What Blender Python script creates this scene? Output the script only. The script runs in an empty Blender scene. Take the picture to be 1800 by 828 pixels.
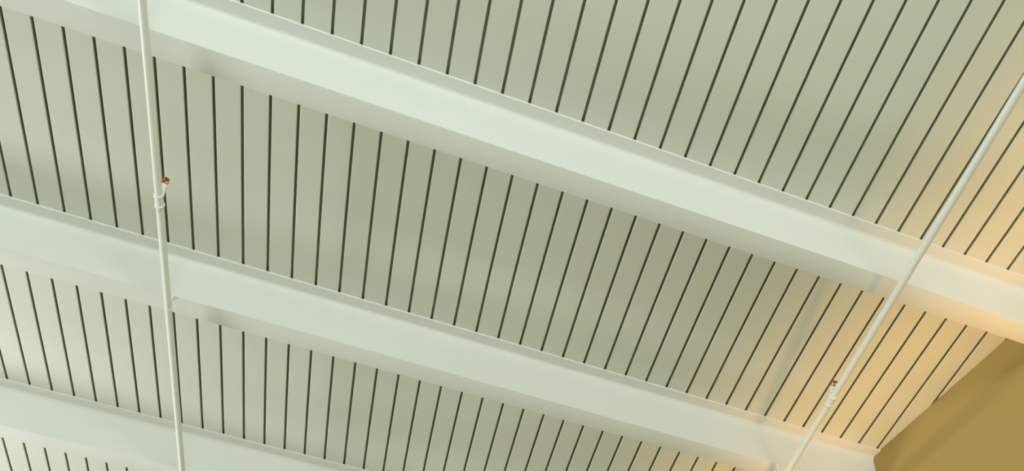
import bpy, bmesh, math
from mathutils import Matrix, Vector

# ------------------------------------------------------------------ camera
H = 4.5                      # lens to ceiling
EYE = 1.5
A = 0.204633                 # slats run at this angle to the normal of the beams
CA, SA = math.cos(A), math.sin(A)
C = bpy.context.scene.collection


def bw(X, Y, z):
    """slat frame (units of H, lens at origin) -> world metres; beams along x, wall across x"""
    return Vector(((CA * X + SA * Y) * H, (-SA * X + CA * Y) * H, EYE + z * H))


cam_rows = [(0.9840622131081187, -0.17290507277002007, 0.041537892858756933),
            (0.15319219137579276, 0.705682008822963, -0.6917695099706767),
            (0.09029791378672039, 0.6871075157746288, 0.7209227063505381)]
rows = [Vector((CA * r[0] + SA * r[1], -SA * r[0] + CA * r[1], r[2])) for r in cam_rows]
cd = bpy.data.cameras.new('camera')
cam = bpy.data.objects.new('camera', cd)
C.objects.link(cam)
R3 = Matrix((rows[0], -rows[1], -rows[2])).transposed()
cam.matrix_world = Matrix.Translation((0, 0, EYE)) @ R3.to_4x4()
cd.sensor_width = 36.0
cd.lens = 36.0 * 1841.0 / 1800.0
cd.clip_start = 0.05
bpy.context.scene.camera = cam

# ------------------------------------------------------------------ light
world = bpy.data.worlds.new('world')
bpy.context.scene.world = world
world.use_nodes = True
bg = world.node_tree.nodes['Background']
bg.inputs[0].default_value = (0.75, 1.0, 0.72, 1)
bg.inputs[1].default_value = 0.40


def area(name, loc, target, sx, sy, power, col):
    d = bpy.data.lights.new(name, 'AREA')
    d.shape = 'RECTANGLE'
    d.size, d.size_y = sx, sy
    d.energy = power
    d.color = col
    o = bpy.data.objects.new(name, d)
    C.objects.link(o)
    o.location = loc
    o.rotation_euler = (Vector(target) - Vector(loc)).to_track_quat('-Z', 'Y').to_euler()
    return o


def oriented_area(name, loc, along, facing, sx, sy, power, col, spread=180):
    """rectangular lamp with its long side along one direction, shining towards another"""
    o = area(name, loc, Vector(loc) + Vector(facing), sx, sy, power, col)
    z = -Vector(facing).normalized()
    x = Vector(along) - z * Vector(along).dot(z)
    x.normalize()
    o.rotation_euler = Matrix((x, z.cross(x), z)).transposed().to_euler()
    o.data.spread = math.radians(spread)
    return o


SLAT_DIR = (SA, CA, 0)
# daylight from tall windows behind the viewer and along the left side of the hall
area('window_light_rear', (-0.2, -8.5, 2.6), (0.8, 4.5, 5.9), 6.0, 2.0, 710, (0.92, 1.0, 0.985))
area('window_light_rear_left', (-6.0, -3.0, 1.6), (-0.5, 4.5, 6.0), 6.0, 3.0, 25, (0.92, 1.0, 1.0))
oriented_area('window_light_left', (-6.8, 7.4, 3.2), SLAT_DIR, (1, -0.1, 0.35), 3.0, 1.2, 70, (1.0, 1.0, 0.62))
oriented_area('window_light_far_left', (-6.0, 8.5, 3.6), (0, 1, 0), (1, -0.1, 0.35), 2.0, 1.2, 330, (1.0, 0.95, 1.0))
# long warm uplight along the right wall, well below the frame
oriented_area('warm_wall_uplight', (4.32, 3.6, 3.5), (0, 1, 0), (-0.05, 0, 1), 7.0, 0.12, 14.8, (1.0, 0.47, 0.08), 56)

vs = bpy.context.scene.view_settings
vs.view_transform = 'Standard'
vs.look = 'None'
vs.gamma = 1.0
vs.exposure = 0.0
vs.use_curve_mapping = False


# ------------------------------------------------------------------ materials
def mat(name, col, rough=0.6, metal=0.0, var=0.04, scale=6.0, bump=0.0, bscale=200.0, coat=0.0):
    m = bpy.data.materials.new(name)
    m.use_nodes = True
    nt = m.node_tree
    b = nt.nodes['Principled BSDF']
    b.inputs['Roughness'].default_value = rough
    b.inputs['Metallic'].default_value = metal
    tc = nt.nodes.new('ShaderNodeTexCoord')
    n = nt.nodes.new('ShaderNodeTexNoise')
    n.inputs['Scale'].default_value = scale
    n.inputs['Detail'].default_value = 4
    nt.links.new(tc.outputs['Object'], n.inputs['Vector'])
    r = nt.nodes.new('ShaderNodeValToRGB')
    r.color_ramp.elements[0].position = 0.3
    r.color_ramp.elements[1].position = 0.7
    r.color_ramp.elements[0].color = tuple(c * (1 - var) for c in col) + (1,)
    r.color_ramp.elements[1].color = tuple(min(1, c * (1 + var)) for c in col) + (1,)
    nt.links.new(n.outputs['Fac'], r.inputs['Fac'])
    nt.links.new(r.outputs['Color'], b.inputs['Base Color'])
    if bump:
        n2 = nt.nodes.new('ShaderNodeTexNoise')
        n2.inputs['Scale'].default_value = bscale
        nt.links.new(tc.outputs['Object'], n2.inputs['Vector'])
        bp = nt.nodes.new('ShaderNodeBump')
        bp.inputs['Strength'].default_value = bump
        bp.inputs['Distance'].default_value = 0.002
        nt.links.new(n2.outputs['Fac'], bp.inputs['Height'])
        nt.links.new(bp.outputs['Normal'], b.inputs['Normal'])
    return m


def perforated(name, col, hole):
    """painted metal with a staggered grid of small punched holes (object xy)"""
    m = bpy.data.materials.new(name)
    m.use_nodes = True
    nt = m.node_tree
    L = nt.links.new
    b = nt.nodes['Principled BSDF']
    b.inputs['Roughness'].default_value = 0.65
    tc = nt.nodes.new('ShaderNodeTexCoord')
    sep = nt.nodes.new('ShaderNodeSeparateXYZ')
    L(tc.outputs['Object'], sep.inputs[0])

    def op(o, a, bb=None):
        k = nt.nodes.new('ShaderNodeMath')
        k.operation = o
        for i, v in enumerate((a, bb)):
            if v is None:
                continue
            if isinstance(v, (int, float)):
                k.inputs[i].default_value = v
            else:
                L(v, k.inputs[i])
        return k.outputs[0]
    P = 0.0085
    w = 2 * math.pi / P
    cx = op('COSINE', op('MULTIPLY', sep.outputs[0], w / 2 * 1.4142))
    cy = op('COSINE', op('MULTIPLY', sep.outputs[1], w / 2 * 1.4142))
    prod = op('MULTIPLY', cx, cy)          # peaks lie on a staggered lattice
    g = nt.nodes.new('ShaderNodeMapRange')
    g.interpolation_type = 'SMOOTHSTEP'
    g.inputs['From Min'].default_value = 0.35
    g.inputs['From Max'].default_value = 0.75
    L(prod, g.inputs['Value'])
    n = nt.nodes.new('ShaderNodeTexNoise')
    n.inputs['Scale'].default_value = 1.3
    n.inputs['Detail'].default_value = 3
    L(tc.outputs['Object'], n.inputs['Vector'])
    r = nt.nodes.new('ShaderNodeValToRGB')
    r.color_ramp.elements[0].position = 0.3
    r.color_ramp.elements[1].position = 0.7
    r.color_ramp.elements[0].color = tuple(c * 0.96 for c in col) + (1,)
    r.color_ramp.elements[1].color = tuple(c * 1.03 for c in col) + (1,)
    L(n.outputs['Fac'], r.inputs['Fac'])
    mx = nt.nodes.new('ShaderNodeMix')
    mx.data_type = 'RGBA'
    L(g.outputs[0], mx.inputs['Factor'])
    L(r.outputs['Color'], mx.inputs[6])
    mx.inputs[7].default_value = hole + (1,)
    L(mx.outputs[2], b.inputs['Base Color'])
    return m


M_WHITE = mat('white_beam_paint', (0.80, 0.815, 0.80), 0.55, var=0.012, scale=2.0, bump=0.05, bscale=60)
M_SLAT = perforated('perforated_slat_metal', (0.77, 0.80, 0.73), (0.55, 0.57, 0.51))
M_BACK_SHADE = mat('joint_liner_and_side_shade', (0.36, 0.385, 0.26), 0.9, var=0.1, scale=9)
M_WALL = mat('tan_wall_paint', (0.42, 0.305, 0.10), 0.8, var=0.03, scale=1.2, bump=0.08, bscale=90)
M_FLOOR = mat('pale_floor', (0.66, 0.66, 0.63), 0.6, var=0.05, scale=1.0)
M_PIPE = mat('white_pipe_enamel', (0.84, 0.85, 0.82), 0.35, var=0.015, scale=8)
M_BRASS = mat('bronze_sprinkler', (0.42, 0.21, 0.05), 0.4, metal=0.6, var=0.15, scale=80)
M_BULB = mat('red_glass_bulb', (0.55, 0.06, 0.03), 0.15, var=0.05, scale=80)


# ------------------------------------------------------------------ helpers
def obj(name, bm, m, parent=None, smooth=False):
    me = bpy.data.meshes.new(name)
    bmesh.ops.recalc_face_normals(bm, faces=bm.faces)
    bm.to_mesh(me)
    bm.free()
    me.materials.append(m)
    if smooth:
        for p in me.polygons:
            p.use_smooth = True
        me.set_sharp_from_angle(angle=math.radians(38))
    o = bpy.data.objects.new(name, me)
    C.objects.link(o)
    if parent:
        o.parent = parent
    return o


def empty(name, loc=(0, 0, 0)):
    o = bpy.data.objects.new(name, None)
    o.empty_display_size = 0.2
    C.objects.link(o)
    o.location = loc
    return o


def tag(o, label=None, cat=None, group=None, kind=None):
    for k, v in (('label', label), ('category', cat), ('group', group), ('kind', kind)):
        if v:
            o[k] = v
    return o


def add_box(bm, x0, x1, y0, y1, z0, z1):
    v = [bm.verts.new(p) for p in ((x0, y0, z0), (x1, y0, z0), (x1, y1, z0), (x0, y1, z0),
                                   (x0, y0, z1), (x1, y0, z1), (x1, y1, z1), (x0, y1, z1))]
    for f in ((0, 3, 2, 1), (4, 5, 6, 7), (0, 1, 5, 4), (1, 2, 6, 5), (2, 3, 7, 6), (3, 0, 4, 7)):
        bm.faces.new([v[i] for i in f])


def add_prism_x(bm, prof, x0, x1):
    """closed (y, z) outline swept along x"""
    a = [bm.verts.new((x0, y, z)) for y, z in prof]
    b = [bm.verts.new((x1, y, z)) for y, z in prof]
    n = len(prof)
    for i in range(n):
        bm.faces.new((a[i], a[(i + 1) % n], b[(i + 1) % n], b[i]))
    bm.faces.new(a)
    bm.faces.new(list(reversed(b)))


def add_lathe(bm, p0, p1, prof, seg=20):
    """prof: list of (t along p0->p1 in metres, radius)"""
    p0, p1 = Vector(p0), Vector(p1)
    ax = (p1 - p0).normalized()
    ref = Vector((0, 0, 1)) if abs(ax.z) < 0.9 else Vector((1, 0, 0))
    u = ax.cross(ref).normalized()
    w = ax.cross(u)
    rings = []
    for t, r in prof:
        c = p0 + ax * t
        rings.append([bm.verts.new(c + (u * math.cos(k * 2 * math.pi / seg) + w * math.sin(k * 2 * math.pi / seg)) * r)
                      for k in range(seg)])
    for a, b in zip(rings, rings[1:]):
        for k in range(seg):
            bm.faces.new((a[k], a[(k + 1) % seg], b[(k + 1) % seg], b[k]))
    bm.faces.new(list(reversed(rings[0])))
    bm.faces.new(rings[-1])


def add_path_tube(bm, pts, r, seg=10):
    pts = [Vector(p) for p in pts]
    rings = []
    for i, p in enumerate(pts):
        t = (pts[min(i + 1, len(pts) - 1)] - pts[max(i - 1, 0)]).normalized()
        ref = Vector((0, 1, 0)) if abs(t.y) < 0.9 else Vector((1, 0, 0))
        u = t.cross(ref).normalized()
        w = t.cross(u)
        rings.append([bm.verts.new(p + (u * math.cos(k * 2 * math.pi / seg) + w * math.sin(k * 2 * math.pi / seg)) * r)
                      for k in range(seg)])
    for a, b in zip(rings, rings[1:]):
        for k in range(seg):
            bm.faces.new((a[k], a[(k + 1) % seg], b[(k + 1) % seg], b[k]))
    bm.faces.new(list(reversed(rings[0])))
    bm.faces.new(rings[-1])


# ------------------------------------------------------------------ setting
ZC = EYE + H                    # underside of the slats
XW = 1.0345 * H                 # face of the right wall
X_LEFT, Y_NEAR, Y_FAR = -6.2, -1.0, 11.0

bm = bmesh.new()
add_box(bm, XW, XW + 0.2, -10.0, Y_FAR, 0, ZC + 0.2)
tag(obj('wall_right', bm, M_WALL), 'tan painted wall meeting the slatted ceiling at lower right', kind='structure')
bm = bmesh.new()
add_box(bm, -10.0, XW, -10.0, Y_FAR, -0.1, 0)
tag(obj('floor', bm, M_FLOOR), 'pale floor of the hall below the ceiling', kind='structure')

# ceiling: long perforated slats side by side under a dark liner
PITCH = 0.03367512
U0 = -0.09415867                # joint number 0
ceil = tag(empty('ceiling', (0, 0, ZC)), 'ceiling of long grey-green perforated slats with dark open joints', kind='structure')
SLOT = 0.0150                   # open joint, metres
DEPTH = 0.034
pm = PITCH * H
half = (pm - SLOT) / 2
BV = 0.004
PROF = [(-half, DEPTH), (-half, BV), (-half + BV * 0.3, BV * 0.3), (-half + BV, 0.0),
        (half - BV, 0.0), (half - BV * 0.3, BV * 0.3), (half, BV), (half, DEPTH)]
YS0, YS1 = -0.55 * H, 2.25 * H  # slat ends along their own direction
cache = {}
for i in range(-36, 42):
    Xc = (U0 + (i + 0.5) * PITCH) * H
    ends = []
    for u, z in PROF:
        ends.append(min(YS1, (XW - 0.001 - CA * (Xc + u)) / SA))
    if min(ends) < YS0 + 0.3:
        continue
    key = i if min(ends) < YS1 else 'full'
    if key not in cache:
        bm = bmesh.new()
        a = [bm.verts.new((u, YS0, z)) for u, z in PROF]
        b = [bm.verts.new((u, e, z)) for (u, z), e in zip(PROF, ends)]
        n = len(PROF)
        for k in range(n):
            bm.faces.new((a[k], a[(k + 1) % n], b[(k + 1) % n], b[k]))
        bm.faces.new(a)
        bm.faces.new(list(reversed(b)))
        bmesh.ops.recalc_face_normals(bm, faces=bm.faces)
        me = bpy.data.meshes.new('slat')
        bm.to_mesh(me)
        bm.free()
        me.materials.append(M_SLAT)
        me.materials.append(M_BACK_SHADE)
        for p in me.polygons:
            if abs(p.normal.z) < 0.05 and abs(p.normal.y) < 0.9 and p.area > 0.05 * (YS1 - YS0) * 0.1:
                p.material_index = 1  # slat sides coloured dark to stand in for shade inside the joints
        cache[key] = me
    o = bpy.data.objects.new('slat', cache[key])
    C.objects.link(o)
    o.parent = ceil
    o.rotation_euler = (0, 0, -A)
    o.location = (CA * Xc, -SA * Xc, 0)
bm = bmesh.new()
add_box(bm, -9.0, XW, -4.5, Y_FAR, DEPTH, DEPTH + 0.05)
obj('liner', bm, M_BACK_SHADE, ceil)

# ------------------------------------------------------------------ beams
FL = 0.022 * H                  # flange seen in front of the box
BW = 0.0345 * H                 # box width
BD = 0.069 * H                  # box depth below the slats
FT = 0.012


def beam(T, label):
    y0 = T * H
    root = tag(empty('ceiling_beam', (0, y0, ZC)), label, 'beam', 'white beams crossing under the slatted ceiling', 'thing')
    x0, x1 = X_LEFT, XW - 0.001
    # top flange: thin plate against the slats
    bm = bmesh.new()
    add_prism_x(bm, [(0, 0), (0.002, -FT), (2 * FL + BW - 0.002, -FT), (2 * FL + BW, 0)], x0, x1)
    obj('flange', bm, M_WHITE, root)
    # box with a soft cove under the flange and eased lower edges
    r, e = 0.045, 0.006
    front = []
    for k in range(7):
        t = k / 6 * math.pi / 2
        front.append((FL - r * 0.55 * (1 - math.sin(t)), -FT - r * (1 - math.cos(t))))
    front += [(FL, -BD + e), (FL + e * 0.3, -BD + e * 0.3), (FL + e, -BD)]
    back = [(2 * FL + BW - y, z) for y, z in reversed(front)]
    bm = bmesh.new()
    add_prism_x(bm, front + back, x0, x1)
    obj('box', bm, M_WHITE, root, smooth=True)
    return root


beam(0.6981, 'white boxed beam nearest the viewer, running from the top left corner to the right edge')
beam(1.1096, 'white boxed beam in the middle, ending at the tan wall')
beam(1.5226, 'white boxed beam farthest away, crossing the lower left corner')

# ------------------------------------------------------------------ sprinkler pipes
PR = 0.0205


def P(X, Y, z):
    return bw(X, Y, z)


def pipe(line, ZP, label, tee_y, head, hang_y):
    """line: (X at Y=0, slope) in the slat frame and units of H; head: offset of the sprinkler from the tee"""
    def xat(Y):
        return line[0] + line[1] * Y
    base = P(xat(tee_y), tee_y, ZP)
    root = tag(empty('sprinkler_pipe', base), label, 'pipe', 'sprinkler pipes hung under the beams')

    def loc(v):
        return v - base
    y_end = 2.0 if line[0] < 0 else (1.0345 - CA * line[0]) / (SA + CA * line[1]) - 0.02
    p0, p1 = loc(P(xat(-0.2), -0.2, ZP)), loc(P(xat(y_end), y_end, ZP))
    ln = (p1 - p0).length
    bm = bmesh.new()
    add_lathe(bm, p0, p1, [(0, PR), (ln, PR)], 24)
    obj('tube', bm, M_PIPE, root, smooth=True)
    ax = (p1 - p0).normalized()
    up = P(xat(tee_y) + head[0], tee_y + head[1], ZP + head[2]) - base
    hl = up.length
    up = up.normalized()
    # tee: sleeve with two raised rims and a short branch
    bm = bmesh.new()
    a = -ax * 0.044
    add_lathe(bm, a, ax * 0.044, [(0, PR + .001), (0.0, PR + .006), (.003, PR + .008), (.010, PR + .008), (.013, PR + .003),
                                  (.075, PR + .003), (.078, PR + .008), (.085, PR + .008), (.088, PR + .006), (.088, PR + .001)], 24)
    add_lathe(bm, up * 0.008, up * (hl - 0.03), [(0, .019), (hl * .45, .019), (hl * .45 + .004, .022), (hl * .45 + .018, .022),
                                                 (hl - .042, .0165), (hl - .038, .0125)], 18)
    obj('tee_fitting', bm, M_PIPE, root, smooth=True)
    # sprinkler head: bronze body, two frame arms, bulb, toothed deflector
    bm = bmesh.new()
    b0 = up * (hl - 0.048)
    add_lathe(bm, b0, b0 + up, [(0, .012), (.006, .0185), (.014, .0185), (.018, .012), (.022, .007)], 12)
    side = up.cross(ax).normalized()
    for s in (-1, 1):
        add_path_tube(bm, [b0 + up * .012 + side * s * .011, b0 + up * .024 + side * s * .0195,
                           b0 + up * .036 + side * s * .017, b0 + up * .046 + side * s * .003], .0032, 8)
    head = obj('sprinkler_head', bm, M_BRASS, root, smooth=True)
    bm = bmesh.new()
    add_lathe(bm, b0 + up * .020, b0 + up * .046, [(0, .002), (.003, .0048), (.013, .0052), (.022, .0045), (.025, .002)], 10)
    obj('bulb', bm, M_BULB, head, smooth=True)
    bm = bmesh.new()
    d0 = b0 + up * .046
    w = side.cross(up)
    lo, hi = [], []
    for k in range(32):
        rr = .023 if (k // 2) % 2 else .017
        v = side * math.cos(k * math.pi / 16) * rr + w * math.sin(k * math.pi / 16) * rr
        lo.append(bm.verts.new(d0 + v))
        hi.append(bm.verts.new(d0 + v + up * .002))
    bm.faces.new(lo)
    bm.faces.new(list(reversed(hi)))
    for k in range(32):
        bm.faces.new((lo[k], lo[(k + 1) % 32], hi[(k + 1) % 32], hi[k]))
    obj('deflector', bm, M_BRASS, head)
    # hanger at the middle beam: foot on the beam, rod, split ring round the pipe
    zb = 1 - 0.069
    top = loc(P(xat(hang_y), hang_y, zb))
    ctr = loc(P(xat(hang_y), hang_y, ZP))
    bm = bmesh.new()
    drop = (top - ctr).length
    add_lathe(bm, top - Vector((0, 0, 0.0005)), ctr, [(0, .019), (.004, .019), (.006, .009), (.016, .009), (.018, .005),
                                                      (drop - PR - .004, .005), (drop - PR - .002, .009), (drop - PR + .004, .009)], 12)
    rod = obj('hanger', bm, M_PIPE, root, smooth=True)
    bm = bmesh.new()
    add_lathe(bm, ctr - ax * .011, ctr + ax * .011, [(0, PR + .001), (0, PR + .004), (.022, PR + .004), (.022, PR + .001)], 24)
    obj('clamp_ring', bm, M_PIPE, rod, smooth=True)
    return root


pipe((-0.3105, 0.0038), 0.910, 'white sprinkler pipe on the left, its red-bulbed head against the grey-green slats', 0.8988, (-0.0005, -0.006, 0.031), 1.095)
pipe((0.5767, 0.0185), 0.900, 'white sprinkler pipe on the right, crossing the warm-lit slats near the tan wall', 1.0724, (0.0042, -0.0130, 0.0225), 1.2832)
